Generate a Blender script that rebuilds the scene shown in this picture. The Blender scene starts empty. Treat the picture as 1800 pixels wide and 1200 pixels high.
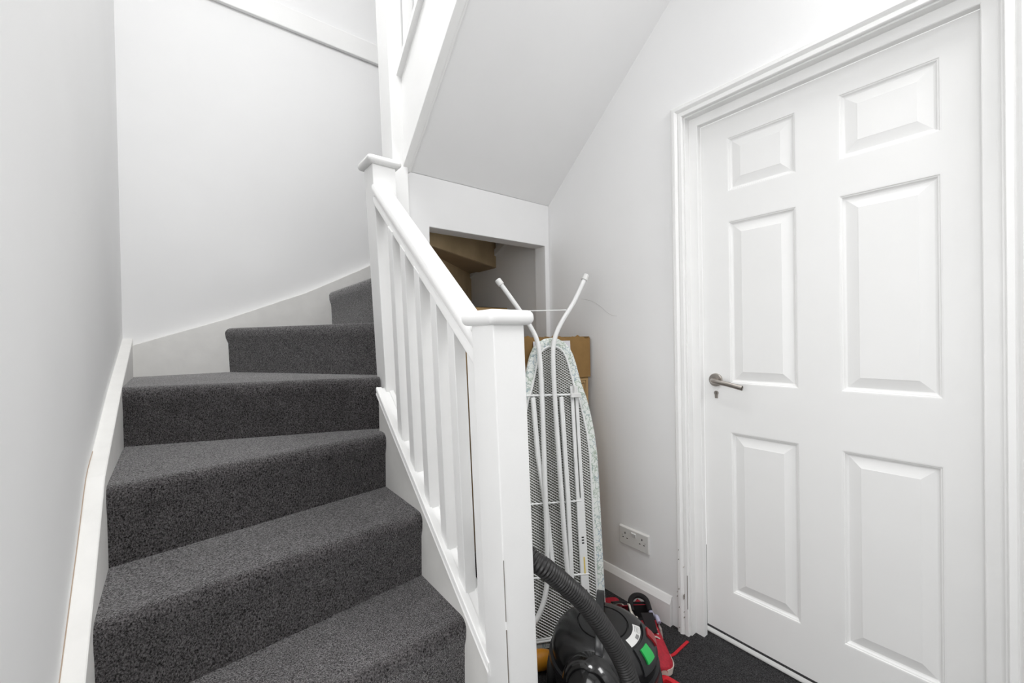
import bpy, bmesh, math, random
from mathutils import Vector, Matrix
random.seed(7)
scene = bpy.context.scene
C = scene.collection
ZC = 1.205                     # camera height above the floor; z below is measured from the camera
FZ = -ZC                       # floor level

# ------------------------------------------------------------------ camera
cd = bpy.data.cameras.new('camera'); cam = bpy.data.objects.new('camera', cd); C.objects.link(cam)
cd.sensor_width = 36; cd.lens = 718.82 / 1800 * 36; cd.clip_start = .02
yaw, pitch, roll = .6621, -.0086, -.0184
f_ = Vector((math.sin(yaw) * math.cos(pitch), math.cos(yaw) * math.cos(pitch), math.sin(pitch)))
r0 = Vector((math.cos(yaw), -math.sin(yaw), 0)); u0 = r0.cross(f_)
r_ = math.cos(roll) * r0 + math.sin(roll) * u0; u_ = -math.sin(roll) * r0 + math.cos(roll) * u0
cam.matrix_world = Matrix(((r_.x, u_.x, -f_.x, 0), (r_.y, u_.y, -f_.y, 0), (r_.z, u_.z, -f_.z, ZC), (0, 0, 0, 1)))
scene.camera = cam

# ------------------------------------------------------------------ world light (even overcast daylight) and exposure
w = bpy.data.worlds.new('world'); scene.world = w; w.use_nodes = True
bg = w.node_tree.nodes['Background']; bg.inputs[0].default_value = (1, 1, 1, 1); bg.inputs[1].default_value = 1.3
vs = scene.view_settings
vs.view_transform = 'Standard'; vs.look = 'None'; vs.gamma = 1; vs.use_curve_mapping = False; vs.exposure = -.3

# lamp high in the stairwell, unseen fill lights added behind the viewer and left of the stair foot
def area(name, loc, sx, sy, watts, rot=(0, 0, 0), shape='RECTANGLE'):
    ld = bpy.data.lights.new(name, 'AREA'); ld.shape = shape; ld.size = sx; ld.size_y = sy; ld.energy = watts
    o = bpy.data.objects.new(name, ld); C.objects.link(o); o.location = loc; o.rotation_euler = rot; return o
area('stairwell_lamp', (.12, .9, ZC + 2.45), .8, .8, 31, shape='DISK')
area('hall_fill_light', (1.25, -.5, ZC + 1.53), .5, .9, 21)  # added fill to brighten the left wall, no known lamp here
area('side_fill_light', (-1.26, -.1, ZC + .1), 1.6, 1.3, 29, (0, math.radians(-90), 0))  # added fill for the left faces of the newel and door, no window here

# ------------------------------------------------------------------ materials
def lin(c): return tuple(((v / 255) / 12.92 if v / 255 <= .04045 else ((v / 255 + .055) / 1.055) ** 2.4) for v in c) + (1,)
def mat(name, rgb, rough=.5, metal=0, spec=.5, noise=None, bump=None, coat=0):
    """noise=(scale, amount) mottles the colour, bump=(scale, strength) gives fine relief"""
    m = bpy.data.materials.new(name); m.use_nodes = True; nt = m.node_tree; b = nt.nodes['Principled BSDF']
    col = lin(rgb); b.inputs['Base Color'].default_value = col; b.inputs['Roughness'].default_value = rough
    b.inputs['Metallic'].default_value = metal; b.inputs['Specular IOR Level'].default_value = spec
    b.inputs['Coat Weight'].default_value = coat
    tc = nt.nodes.new('ShaderNodeTexCoord')
    if noise:
        n = nt.nodes.new('ShaderNodeTexNoise'); n.inputs['Scale'].default_value = noise[0]; n.inputs['Detail'].default_value = 6
        nt.links.new(tc.outputs['Object'], n.inputs['Vector'])
        r = nt.nodes.new('ShaderNodeValToRGB'); r.color_ramp.elements[0].position = .3; r.color_ramp.elements[1].position = .7
        a = noise[1]
        r.color_ramp.elements[0].color = tuple(max(0, v * (1 - a)) for v in col[:3]) + (1,)
        r.color_ramp.elements[1].color = tuple(min(1, v * (1 + a)) for v in col[:3]) + (1,)
        nt.links.new(n.outputs['Fac'], r.inputs['Fac']); nt.links.new(r.outputs['Color'], b.inputs['Base Color'])
    if bump:
        n = nt.nodes.new('ShaderNodeTexNoise'); n.inputs['Scale'].default_value = bump[0]; n.inputs['Detail'].default_value = 4
        nt.links.new(tc.outputs['Object'], n.inputs['Vector'])
        bp = nt.nodes.new('ShaderNodeBump'); bp.inputs['Strength'].default_value = bump[1]; bp.inputs['Distance'].default_value = .002
        nt.links.new(n.outputs['Fac'], bp.inputs['Height']); nt.links.new(bp.outputs['Normal'], b.inputs['Normal'])
    return m
M = {}
M['wall'] = mat('wall_paint', (243, 243, 243), .75, spec=.25, noise=(3, .012), bump=(35, .12))
M['trim'] = mat('gloss_paint', (245, 245, 244), .38, spec=.4, noise=(9, .012), bump=(60, .12))
M['door'] = mat('door_paint', (243, 243, 242), .42, spec=.4, noise=(6, .01))
M['string'] = mat('scuffed_paint', (240, 239, 236), .5, spec=.35, noise=(14, .03), bump=(40, .25))
M['white_metal'] = mat('white_enamel', (236, 237, 236), .3, spec=.5)
M['white_plastic'] = mat('white_plastic', (226, 226, 224), .3)
M['socket'] = mat('socket_plastic', (222, 221, 218), .35)
M['dark_hole'] = mat('dark_hole', (25, 24, 24), .8)
M['crack'] = mat('paint_crack', (120, 112, 104), .9)
M['scuff'] = mat('chipped_paint', (150, 143, 135), .9, noise=(80, .3))
M['tan_crack'] = mat('tan_crack', (178, 160, 142), .9)
M['pale_crack'] = mat('pale_crack', (196, 194, 192), .9)
M['steel'] = mat('satin_steel', (176, 170, 164), .33, metal=1)
M['card'] = mat('cardboard', (150, 118, 74), .85, spec=.2, noise=(25, .06))
M['card2'] = mat('pale_cardboard', (186, 154, 108), .8, spec=.2, noise=(18, .05))
M['card_line'] = mat('printed_line', (88, 62, 34), .85)
M['wood'] = mat('raw_pine', (190, 168, 132), .75, spec=.25, noise=(7, .14))
M['ply'] = mat('raw_ply', (170, 150, 122), .8, spec=.2, noise=(5, .1))
M['paper'] = mat('white_card', (232, 231, 236), .7)
M['black_gloss'] = mat('black_gloss_plastic', (17, 17, 18), .13, coat=.4)
M['black_satin'] = mat('black_satin_plastic', (32, 33, 35), .32)
M['black_head'] = mat('black_head_plastic', (26, 26, 27), .24, noise=(9, .1))
M['black_hose'] = mat('black_hose_plastic', (34, 33, 33), .42)
M['black_rubber'] = mat('black_rubber', (24, 24, 25), .6)
M['red_btn'] = mat('red_button', (150, 30, 36), .35)
M['green_btn'] = mat('green_button', (40, 176, 84), .35)
M['sticker'] = mat('paper_sticker', (222, 222, 220), .5)
M['ink'] = mat('ink', (70, 70, 72), .7)
M['red'] = mat('red_mesh_fabric', (166, 22, 42), .7, noise=(120, .18), bump=(300, .5))
M['red_strap'] = mat('red_webbing', (196, 22, 38), .7, noise=(150, .15))
M['orange'] = mat('orange_fabric', (240, 84, 50), .7, noise=(60, .1))
M['amber'] = mat('amber_plastic', (206, 138, 34), .4, noise=(20, .12))
M['black_fabric'] = mat('black_lining', (24, 20, 22), .9, bump=(200, .4))
M['lilac'] = mat('lilac_lining', (176, 174, 196), .8, bump=(200, .3))
M['sole'] = mat('pale_rubber', (206, 200, 190), .6)
M['grey_patch'] = mat('grey_mesh', (150, 142, 138), .8, noise=(200, .2))
M['yellow'] = mat('yellow_print', (222, 196, 96), .6)
M['alu'] = mat('painted_strip', (226, 226, 224), .45)
M['pad'] = mat('pad_underside', (118, 120, 110), .9, noise=(40, .1))

def carpet(name, stretch, lo, hi, sheen):
    m = bpy.data.materials.new(name); m.use_nodes = True; nt = m.node_tree; b = nt.nodes['Principled BSDF']
    b.inputs['Roughness'].default_value = .95; b.inputs['Specular IOR Level'].default_value = .15
    b.inputs['Sheen Weight'].default_value = 1; b.inputs['Sheen Roughness'].default_value = .35
    tc = nt.nodes.new('ShaderNodeTexCoord'); mp = nt.nodes.new('ShaderNodeMapping'); mp.inputs['Scale'].default_value = stretch
    nt.links.new(tc.outputs['Object'], mp.inputs['Vector'])
    n = nt.nodes.new('ShaderNodeTexNoise'); n.inputs['Scale'].default_value = 330; n.inputs['Detail'].default_value = 3; n.inputs['Roughness'].default_value = .7
    v = nt.nodes.new('ShaderNodeTexVoronoi'); v.inputs['Scale'].default_value = 520
    n2 = nt.nodes.new('ShaderNodeTexNoise'); n2.inputs['Scale'].default_value = 22; n2.inputs['Detail'].default_value = 5
    for q in (n, v): nt.links.new(mp.outputs['Vector'], q.inputs['Vector'])
    nt.links.new(tc.outputs['Object'], n2.inputs['Vector'])
    r = nt.nodes.new('ShaderNodeValToRGB'); e = r.color_ramp.elements
    e[0].position = .36; e[0].color = lin(lo); e[1].position = .70; e[1].color = lin(hi)
    nt.links.new(n.outputs['Fac'], r.inputs['Fac'])
    mx = nt.nodes.new('ShaderNodeMix'); mx.data_type = 'RGBA'; mx.blend_type = 'MULTIPLY'; mx.inputs[0].default_value = 1
    r2 = nt.nodes.new('ShaderNodeValToRGB'); r2.color_ramp.elements[0].color = (.72, .72, .72, 1); r2.color_ramp.elements[1].color = (1, 1, 1, 1)
    r2.color_ramp.elements[0].position = .3; r2.color_ramp.elements[1].position = .7
    nt.links.new(n2.outputs['Fac'], r2.inputs['Fac'])
    nt.links.new(r.outputs['Color'], mx.inputs[6]); nt.links.new(r2.outputs['Color'], mx.inputs[7])
    nt.links.new(mx.outputs[2], b.inputs['Base Color'])
    r3 = nt.nodes.new('ShaderNodeValToRGB'); r3.color_ramp.elements[0].position = .36; r3.color_ramp.elements[1].position = .66
    r3.color_ramp.elements[0].color = (.12, .12, .12, 1); r3.color_ramp.elements[1].color = (1, .99, .99, 1)
    nt.links.new(n.outputs['Fac'], r3.inputs['Fac']); nt.links.new(r3.outputs['Color'], b.inputs['Sheen Tint']); b.inputs['Sheen Weight'].default_value = sheen
    sh = nt.nodes.new('ShaderNodeBsdfSheen'); sh.inputs['Roughness'].default_value = .26; nt.links.new(r3.outputs['Color'], sh.inputs['Color'])
    ad = nt.nodes.new('ShaderNodeAddShader'); 
    if sheen > .5:
        nt.links.new(b.outputs[0], ad.inputs[0]); nt.links.new(sh.outputs[0], ad.inputs[1]); nt.links.new(ad.outputs[0], nt.nodes['Material Output'].inputs['Surface'])
    bp = nt.nodes.new('ShaderNodeBump'); bp.inputs['Strength'].default_value = .8; bp.inputs['Distance'].default_value = .003
    nt.links.new(v.outputs['Distance'], bp.inputs['Height']); nt.links.new(bp.outputs['Normal'], b.inputs['Normal'])
    return m
M['carpet'] = carpet('charcoal_stair_carpet', (1, 1, .7), (5, 4, 5), (136, 132, 133), 1)  # lighter than the floor carpet: part of the treads' light is in this colour
M['floor'] = carpet('charcoal_floor_carpet', (1, 1, 1), (14, 14, 15), (74, 73, 75), .25)

def floral():
    m = bpy.data.materials.new('floral_cotton'); m.use_nodes = True; nt = m.node_tree; b = nt.nodes['Principled BSDF']; b.inputs['Roughness'].default_value = .85
    tc = nt.nodes.new('ShaderNodeTexCoord')
    n = nt.nodes.new('ShaderNodeTexNoise'); n.inputs['Scale'].default_value = 60; nt.links.new(tc.outputs['Object'], n.inputs['Vector'])
    v = nt.nodes.new('ShaderNodeTexVoronoi'); v.feature = 'DISTANCE_TO_EDGE'; v.inputs['Scale'].default_value = 48
    mx0 = nt.nodes.new('ShaderNodeMix'); mx0.data_type = 'RGBA'; mx0.inputs[0].default_value = .03
    nt.links.new(tc.outputs['Object'], mx0.inputs[6]); nt.links.new(n.outputs['Color'], mx0.inputs[7]); nt.links.new(mx0.outputs[2], v.inputs['Vector'])
    r = nt.nodes.new('ShaderNodeValToRGB'); e = r.color_ramp.elements
    e[0].position = .02; e[0].color = (.75, .75, .75, 1); e[1].position = .09; e[1].color = (0, 0, 0, 1)
    nt.links.new(v.outputs['Distance'], r.inputs['Fac'])
    n2 = nt.nodes.new('ShaderNodeTexNoise'); n2.inputs['Scale'].default_value = 18; nt.links.new(tc.outputs['Object'], n2.inputs['Vector'])
    rc = nt.nodes.new('ShaderNodeValToRGB'); rc.color_ramp.elements[0].position = .4; rc.color_ramp.elements[1].position = .6
    rc.color_ramp.elements[0].color = lin((134, 158, 132)); rc.color_ramp.elements[1].color = lin((122, 150, 172))
    nt.links.new(n2.outputs['Fac'], rc.inputs['Fac'])
    mx = nt.nodes.new('ShaderNodeMix'); mx.data_type = 'RGBA'; mx.inputs[6].default_value = lin((228, 232, 228))
    nt.links.new(r.outputs['Color'], mx.inputs[0]); nt.links.new(rc.outputs['Color'], mx.inputs[7]); nt.links.new(mx.outputs[2], b.inputs['Base Color'])
    return m
M['floral'] = floral()

# ------------------------------------------------------------------ helpers
BASE = {}
def new_bm(): return bmesh.new()
def obj(name, bm, m, parent=None, smooth=False, bevel=0, seg=2, angle=40):
    bmesh.ops.recalc_face_normals(bm, faces=bm.faces); bm.normal_update()
    if bevel:
        es = [e for e in bm.edges if len(e.link_faces) == 2 and e.calc_face_angle(0) > math.radians(30)]
        bmesh.ops.bevel(bm, geom=es, offset=bevel, segments=seg, profile=.5, affect='EDGES', clamp_overlap=True)
    bmesh.ops.recalc_face_normals(bm, faces=bm.faces)
    if name == 'step':
        bm.normal_update(); big = max(bm.faces, key=lambda q: q.calc_area() * abs(q.normal.z))
        if big.normal.z < 0: bmesh.ops.reverse_faces(bm, faces=bm.faces[:])
    root = parent
    while root is not None and root.parent is not None: root = root.parent
    base = BASE.get(root, Vector((0, 0, 0))) if root is not None else Vector((0, 0, 0))
    if base.length: bmesh.ops.translate(bm, verts=bm.verts, vec=-base)
    me = bpy.data.meshes.new(name)
    if smooth:
        for fc in bm.faces: fc.smooth = True
        for e in bm.edges:
            if len(e.link_faces) == 2 and e.calc_face_angle(0) > math.radians(angle): e.smooth = False
    bm.to_mesh(me); bm.free(); me.materials.append(M[m])
    o = bpy.data.objects.new(name, me); C.objects.link(o)
    if parent is not None: o.parent = parent
    else: o.location = (0, 0, ZC)
    return o
def tag(o, label, cat, group=None):
    o['label'] = label; o['category'] = cat
    if group: o['group'] = group
    return o
def thing(name, label, cat, base, group=None):
    o = bpy.data.objects.new(name, None); C.objects.link(o); o.empty_display_size = .1
    b = Vector(base); o.location = (b.x, b.y, b.z + ZC); BASE[o] = b
    return tag(o, label, cat, group)
def struct(o, label=None):
    o['kind'] = 'structure'
    if label: o['label'] = label
    return o
def struct_root(name, base, label=None):
    o = bpy.data.objects.new(name, None); C.objects.link(o); o.empty_display_size = .1
    b = Vector(base); o.location = (b.x, b.y, b.z + ZC); BASE[o] = b
    return struct(o, label)
def poly(bm, pts):
    return bm.faces.new([bm.verts.new(p) for p in pts])
def box(bm, x0, x1, y0, y1, z0, z1):
    v = [bm.verts.new(p) for p in ((x0, y0, z0), (x1, y0, z0), (x1, y1, z0), (x0, y1, z0), (x0, y0, z1), (x1, y0, z1), (x1, y1, z1), (x0, y1, z1))]
    for q in ((3, 2, 1, 0), (4, 5, 6, 7), (0, 1, 5, 4), (1, 2, 6, 5), (2, 3, 7, 6), (3, 0, 4, 7)): bm.faces.new([v[i] for i in q])
    return bm
def prism(bm, A, B):
    """two matching rings of points joined into a solid"""
    a = [bm.verts.new(p) for p in A]; b = [bm.verts.new(p) for p in B]; n = len(a)
    bm.faces.new(a); bm.faces.new(b[::-1])
    for i in range(n): bm.faces.new((a[i], b[i], b[(i + 1) % n], a[(i + 1) % n]))
    return bm
def plan(bm, pts, z0, z1): return prism(bm, [(x, y, z0) for x, y in pts], [(x, y, z1) for x, y in pts])
def side(bm, pts, x0, x1): return prism(bm, [(x0, y, z) for y, z in pts], [(x1, y, z) for y, z in pts])
def smooth_path(P, n=8):
    P = [Vector(p) for p in P]; out = []
    for i in range(len(P) - 1):
        a = P[max(i - 1, 0)]; b = P[i]; c = P[i + 1]; d = P[min(i + 2, len(P) - 1)]
        for k in range(n):
            t = k / n
            out.append(.5 * ((2 * b) + (-a + c) * t + (2 * a - 5 * b + 4 * c - d) * t * t + (-a + 3 * b - 3 * c + d) * t ** 3))
    out.append(P[-1]); return out
def sweep(bm, path, shape, up=Vector((0, 0, 1)), close=True):
    """shape(i, n) -> list of (a, b) offsets in the moving frame"""
    path = [Vector(p) for p in path]; n = len(path); rings = []; prev = None
    for i, p in enumerate(path):
        t = (path[min(i + 1, n - 1)] - path[max(i - 1, 0)]).normalized()
        if prev is None:
            s = t.cross(up)
            if s.length < .1: s = t.cross(Vector((1, 0, 0)))
        else: s = prev - t * prev.dot(t)
        s.normalize(); prev = s; q = s.cross(t)
        rings.append([bm.verts.new(p + s * a + q * b) for a, b in shape(i, n)])
    for A, B in zip(rings, rings[1:]):
        k = len(A)
        for j in range(k): bm.faces.new((A[j], A[(j + 1) % k], B[(j + 1) % k], B[j]))
    if close: bm.faces.new(rings[0][::-1]); bm.faces.new(rings[-1])
    return bm
def tube(bm, path, r, seg=12):
    rf = r if callable(r) else (lambda i, n: r)
    return sweep(bm, path, lambda i, n: [(rf(i, n) * math.cos(2 * math.pi * k / seg), rf(i, n) * math.sin(2 * math.pi * k / seg)) for k in range(seg)])
def bar(bm, path, a, b):
    return sweep(bm, path, lambda i, n: [(-a, -b), (a, -b), (a, b), (-a, b)])
def lathe(bm, prof, c, seg=48, a0=0, a1=2 * math.pi, close=True):
    """prof: (radius, height) pairs about a vertical axis at c"""
    full = abs(a1 - a0 - 2 * math.pi) < 1e-6; cols = []
    for k in range(seg if full else seg + 1):
        a = a0 + (a1 - a0) * k / seg
        cols.append([bm.verts.new((c[0] + r * math.cos(a), c[1] + r * math.sin(a), c[2] + h)) for r, h in prof])
    for k in range(seg):
        A = cols[k]; B = cols[(k + 1) % len(cols)]
        for j in range(len(prof) - 1): bm.faces.new((A[j], B[j], B[j + 1], A[j + 1]))
    bmesh.ops.remove_doubles(bm, verts=bm.verts, dist=1e-6)
    return bm
def shear(bm, k, zref):
    for v in bm.verts: v.co.x -= k * (v.co.z - zref)
    return bm

WX = 1.55                      # right wall face
BY = 2.50                      # back wall face
def lwx(y): return -.157 - .036 * y        # left wall face (it runs slightly out of square)
def lsx(y): return -.1237 - .036 * y       # inner face of the left wall string
FY = 1.642                     # front of the panel under the upper flight
TOPZ = 3.6

# ------------------------------------------------------------------ the room
bm = new_bm(); box(bm, -1.4, 2.3, -2.2, 2.6, FZ - .1, FZ); struct(obj('floor', bm, 'floor'), 'dark charcoal carpet of the hall floor')
bm = new_bm(); plan(bm, [(lwx(.7), .7), (lwx(2.62), 2.62), (lwx(2.62) - .12, 2.62), (lwx(.7) - .12, .7)], FZ, TOPZ)
struct(obj('wall_left', bm, 'wall'), 'plain white painted wall beside the carpeted stairs')
bm = new_bm(); box(bm, lwx(2.5) - .12, WX + .12, BY, BY + .12, FZ, TOPZ); struct(obj('wall_back', bm, 'wall'), 'plain white painted wall behind the winding steps')
DY0, DY1, DZ0, DZ1 = .0566, .8186, FZ + .045, .821    # door leaf
bm = new_bm()
box(bm, WX, WX + .12, -2.2, DY0 - .035, FZ, TOPZ); box(bm, WX, WX + .12, DY1 + .06, BY, FZ, TOPZ); box(bm, WX, WX + .12, DY0 - .035, DY1 + .06, DZ1 + .06, TOPZ)
wr = struct(obj('wall_right', bm, 'wall'), 'white painted wall around the panelled door')

bm = new_bm(); box(bm, -1.3, lwx(.7) - .12, .7, .82, FZ, TOPZ); struct(obj('wall_left_return', bm, 'wall'), 'white wall turning away from the foot of the stairs')
bm = new_bm(); box(bm, -1.42, -1.3, -1.52, .82, FZ, TOPZ); struct(obj('wall_left_hall', bm, 'wall'), 'white hall wall behind the viewer on the left')
bm = new_bm(); box(bm, -1.42, WX + .12, -1.52, -1.4, FZ, TOPZ); struct(obj('wall_front', bm, 'wall'), 'white hall wall behind the viewer')
bm = new_bm(); plan(bm, [(-1.3, -1.4), (WX, -1.4), (WX, .66), (.74, .66), (.74, .2), (lwx(.7) - .12, .2), (lwx(.7) - .12, .7), (-1.3, .7)], 1.56, 1.68); struct(obj('ceiling', bm, 'wall'), 'white hall ceiling above the viewer')

# panel closing the space under the upper flight, with the cupboard opening
OX0, OX1, OZ = .831, 1.52, .496
bm = new_bm()
prism(bm, [(x, FY, z) for x, z in ((.69, FZ), (OX0, FZ), (OX0, OZ), (OX1, OZ), (OX1, FZ), (WX, FZ), (WX, .719), (.69, .719))],
      [(x, FY + .085, z) for x, z in ((.69, FZ), (OX0, FZ), (OX0, OZ), (OX1, OZ), (OX1, FZ), (WX, FZ), (WX, .64), (.69, .64))])
struct(obj('wall_understairs', bm, 'wall', bevel=.002, seg=1), 'white panel under the upper flight around the cupboard opening')
bm = new_bm(); tube(bm, smooth_path([(WX - .0005, y, z) for y, z in ((1.411, .191), (1.344, .174), (1.292, .145), (1.254, .115), (1.221, .097), (1.195, .093))], 5), .0007, 5)
o = obj('hairline_crack', bm, 'pale_crack', None); o.parent = wr; o.location = (0, 0, 0)

# band high on the back wall at the upper floor
bm = new_bm(); box(bm, lwx(2.5), WX, BY - .022, BY, 1.695, 1.81); struct(obj('trim_1', bm, 'trim', bevel=.004), 'flat white band running along the top of the back wall')

# skirting board on the right wall
bm = new_bm()
prof = [(0, 0), (-.02, 0), (-.02, .092), (-.016, .1), (-.012, .108), (-.006, .118), (0, .12)]
prism(bm, [(WX + a, .935, FZ + b) for a, b in prof], [(WX + a, FY, FZ + b) for a, b in prof])
struct(obj('baseboard_right', bm, 'trim'), 'white skirting board below the double socket')
bm = new_bm(); prism(bm, [(WX + a, -2.2, FZ + b) for a, b in prof], [(WX + a, -.03, FZ + b) for a, b in prof])
struct(obj('baseboard_right', bm, 'trim'), 'white skirting board beyond the hinge side of the door')

# ------------------------------------------------------------------ door, lining and architrave
LX = 1.609                     # leaf face
fr = struct_root('trim_2', (WX, .44, FZ), 'white door lining and moulded architrave')
yl, zt, yr = DY1 + .039, DZ1 + .039, DY0 - .012
def around(bm, prof):
    """(w outward from the opening, x depth) profile swept up, across and down the door opening with mitres"""
    st = [[(x, yl + ww, FZ) for ww, x in prof], [(x, yl + ww, zt + ww) for ww, x in prof], [(x, yr - ww, zt + ww) for ww, x in prof], [(x, yr - ww, FZ) for ww, x in prof]]
    R = [[bm.verts.new(p) for p in s] for s in st]; n = len(prof)
    for A, B in zip(R, R[1:]):
        for j in range(n): bm.faces.new((A[j], A[(j + 1) % n], B[(j + 1) % n], B[j]))
    bm.faces.new(R[0]); bm.faces.new(R[-1][::-1]); return bm
bm = new_bm()
around(bm, [(0, WX), (0, WX - .013), (.002, WX - .015), (.014, WX - .0155), (.017, WX - .012), (.021, WX - .017), (.027, WX - .022), (.033, WX - .022), (.036, WX - .016), (.041, WX - .018), (.046, WX - .015), (.048, WX - .008), (.048, WX)])
obj('architrave', bm, 'trim', fr)
bm = new_bm(); around(bm, [(-.005, WX + .001), (-.005, LX + .06), (.03, LX + .06), (.03, WX + .001)]); obj('door_lining', bm, 'trim', fr)
bm = new_bm(); around(bm, [(-.005, 1.581), (-.037, 1.581), (-.039, 1.583), (-.039, 1.6065), (-.005, 1.6065)]); obj('door_stop', bm, 'trim', fr)
def crack(parent, pts, r=.0011, m='crack'):
    b = new_bm(); tube(b, pts, r, 5); return obj('paint_crack', b, m, parent)
crack(fr, [(WX - .0145, yl + .003, FZ + z) for z in (.11, .15, .2, .245)], .0017)
bm = new_bm()
for i in range(16):
    z = FZ + random.uniform(.1, .62) ** 2; yy = yl + random.choice((.016, .036, .044)); s = random.uniform(.0005, .0016)
    box(bm, WX - .0225, WX - .012, yy - s, yy + s, z - s * 1.6, z + s * 1.6)
obj('paint_chips', bm, 'scuff', fr)

dr = struct_root('door_1', (LX, (DY0 + DY1) / 2, DZ0), 'white six panel door with a steel lever handle')
ys = [0, .0983, .325, .437, .6637, .762]; zs = [0, .168, .7875, .970, 1.588, 1.698, 1.904, DZ1 - DZ0]
bm = new_bm(); T = .04
for i in range(5):
    for j in range(7):
        ya, yb = DY1 - ys[i], DY1 - ys[i + 1]; za, zb = DZ0 + zs[j], DZ0 + zs[j + 1]
        if not (i in (1, 3) and j in (1, 3, 5)): poly(bm, [(LX, ya, za), (LX, yb, za), (LX, yb, zb), (LX, ya, zb)])
poly(bm, [(LX + T, DY0, DZ0), (LX + T, DY1, DZ0), (LX + T, DY1, DZ1), (LX + T, DY0, DZ1)])
for (ya, za), (yb, zb) in (((DY0, DZ0), (DY1, DZ0)), ((DY1, DZ0), (DY1, DZ1)), ((DY1, DZ1), (DY0, DZ1)), ((DY0, DZ1), (DY0, DZ0))):
    poly(bm, [(LX, ya, za), (LX + T, ya, za), (LX + T, yb, zb), (LX, yb, zb)])
bmesh.ops.remove_doubles(bm, verts=bm.verts, dist=1e-5)
leaf = obj('door_leaf', bm, 'door', dr)
rings = [(0, 0), (.004, .0005), (.006, .003), (.0085, .0035), (.012, .009), (.0155, .0105), (.017, .0105), (.046, .003), (.048, .0022)]
for i in (1, 3):
    for j in (1, 3, 5):
        bm = new_bm(); R = []
        for ins, dep in rings:
            y0, y1 = DY1 - ys[i] - ins, DY1 - ys[i + 1] + ins; z0, z1 = DZ0 + zs[j] + ins, DZ0 + zs[j + 1] - ins
            R.append([bm.verts.new((LX + dep, y, z)) for y, z in ((y0, z0), (y1, z0), (y1, z1), (y0, z1))])
        for A, B in zip(R, R[1:]):
            for k in range(4): bm.faces.new((A[k], A[(k + 1) % 4], B[(k + 1) % 4], B[k]))
        bm.faces.new(R[-1]); obj('door_panel', bm, 'door', leaf)
# lever handle on a round rose
HY, HZ = .771, -.178
hd = new_bm(); lathe(hd, [(0, 0), (.0255, 0), (.0255, .006), (.0235, .0085), (.012, .009), (0, .009)], (0, 0, 0), 32)
for v in hd.verts: v.co = Vector((LX - v.co.z, HY + v.co.x, HZ + v.co.y))
hb = obj('lever_rose', hd, 'steel', dr, smooth=True); hb['label'] = 'round satin steel rose'
bm = new_bm()
pth = smooth_path([(LX - .006, HY, HZ), (LX - .03, HY, HZ), (LX - .046, HY - .008, HZ - .001), (LX - .052, HY - .03, HZ - .003), (LX - .052, HY - .07, HZ - .009), (LX - .05, HY - .112, HZ - .018), (LX - .05, HY - .117, HZ - .019)], 6)
def lev(i, n):
    t = i / (n - 1); a = .0085 + .001 * t; b = .0085 - .0025 * min(1, t * 2)
    if t > .97: a *= .75; b *= .75
    return [(a * math.cos(q) * 1, b * math.sin(q)) for q in [2 * math.pi * k / 16 for k in range(16)]]
sweep(bm, pth, lambda i, n: [(y, x) for x, y in lev(i, n)]); lv = obj('lever', bm, 'steel', dr, smooth=True); lv['label'] = 'satin steel lever handle'
bm = new_bm(); cyl = [(.0085 * math.cos(a), .0085 * math.sin(a)) for a in [math.radians(d) for d in range(-50, 231, 20)]] + [(-.0052, -.02), (.0052, -.02)]
prism(bm, [(LX - .004, HY - .001 + a, -.229 + b) for a, b in cyl], [(LX + .002, HY - .001 + a, -.229 + b) for a, b in cyl])
kc = obj('key_cylinder', bm, 'steel', dr); kc['label'] = 'steel lock cylinder with keyhole'
bm = new_bm(); box(bm, LX - .0045, LX - .003, HY - .002, HY, -.234, -.224); obj('keyhole', bm, 'dark_hole', kc)
bm = new_bm(); box(bm, 1.628, 1.652, DY0 - .015, DY1 + .03, FZ, FZ + .006); struct(obj('trim_3', bm, 'alu', bevel=.002, seg=1), 'narrow pale metal threshold strip under the door')

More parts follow.
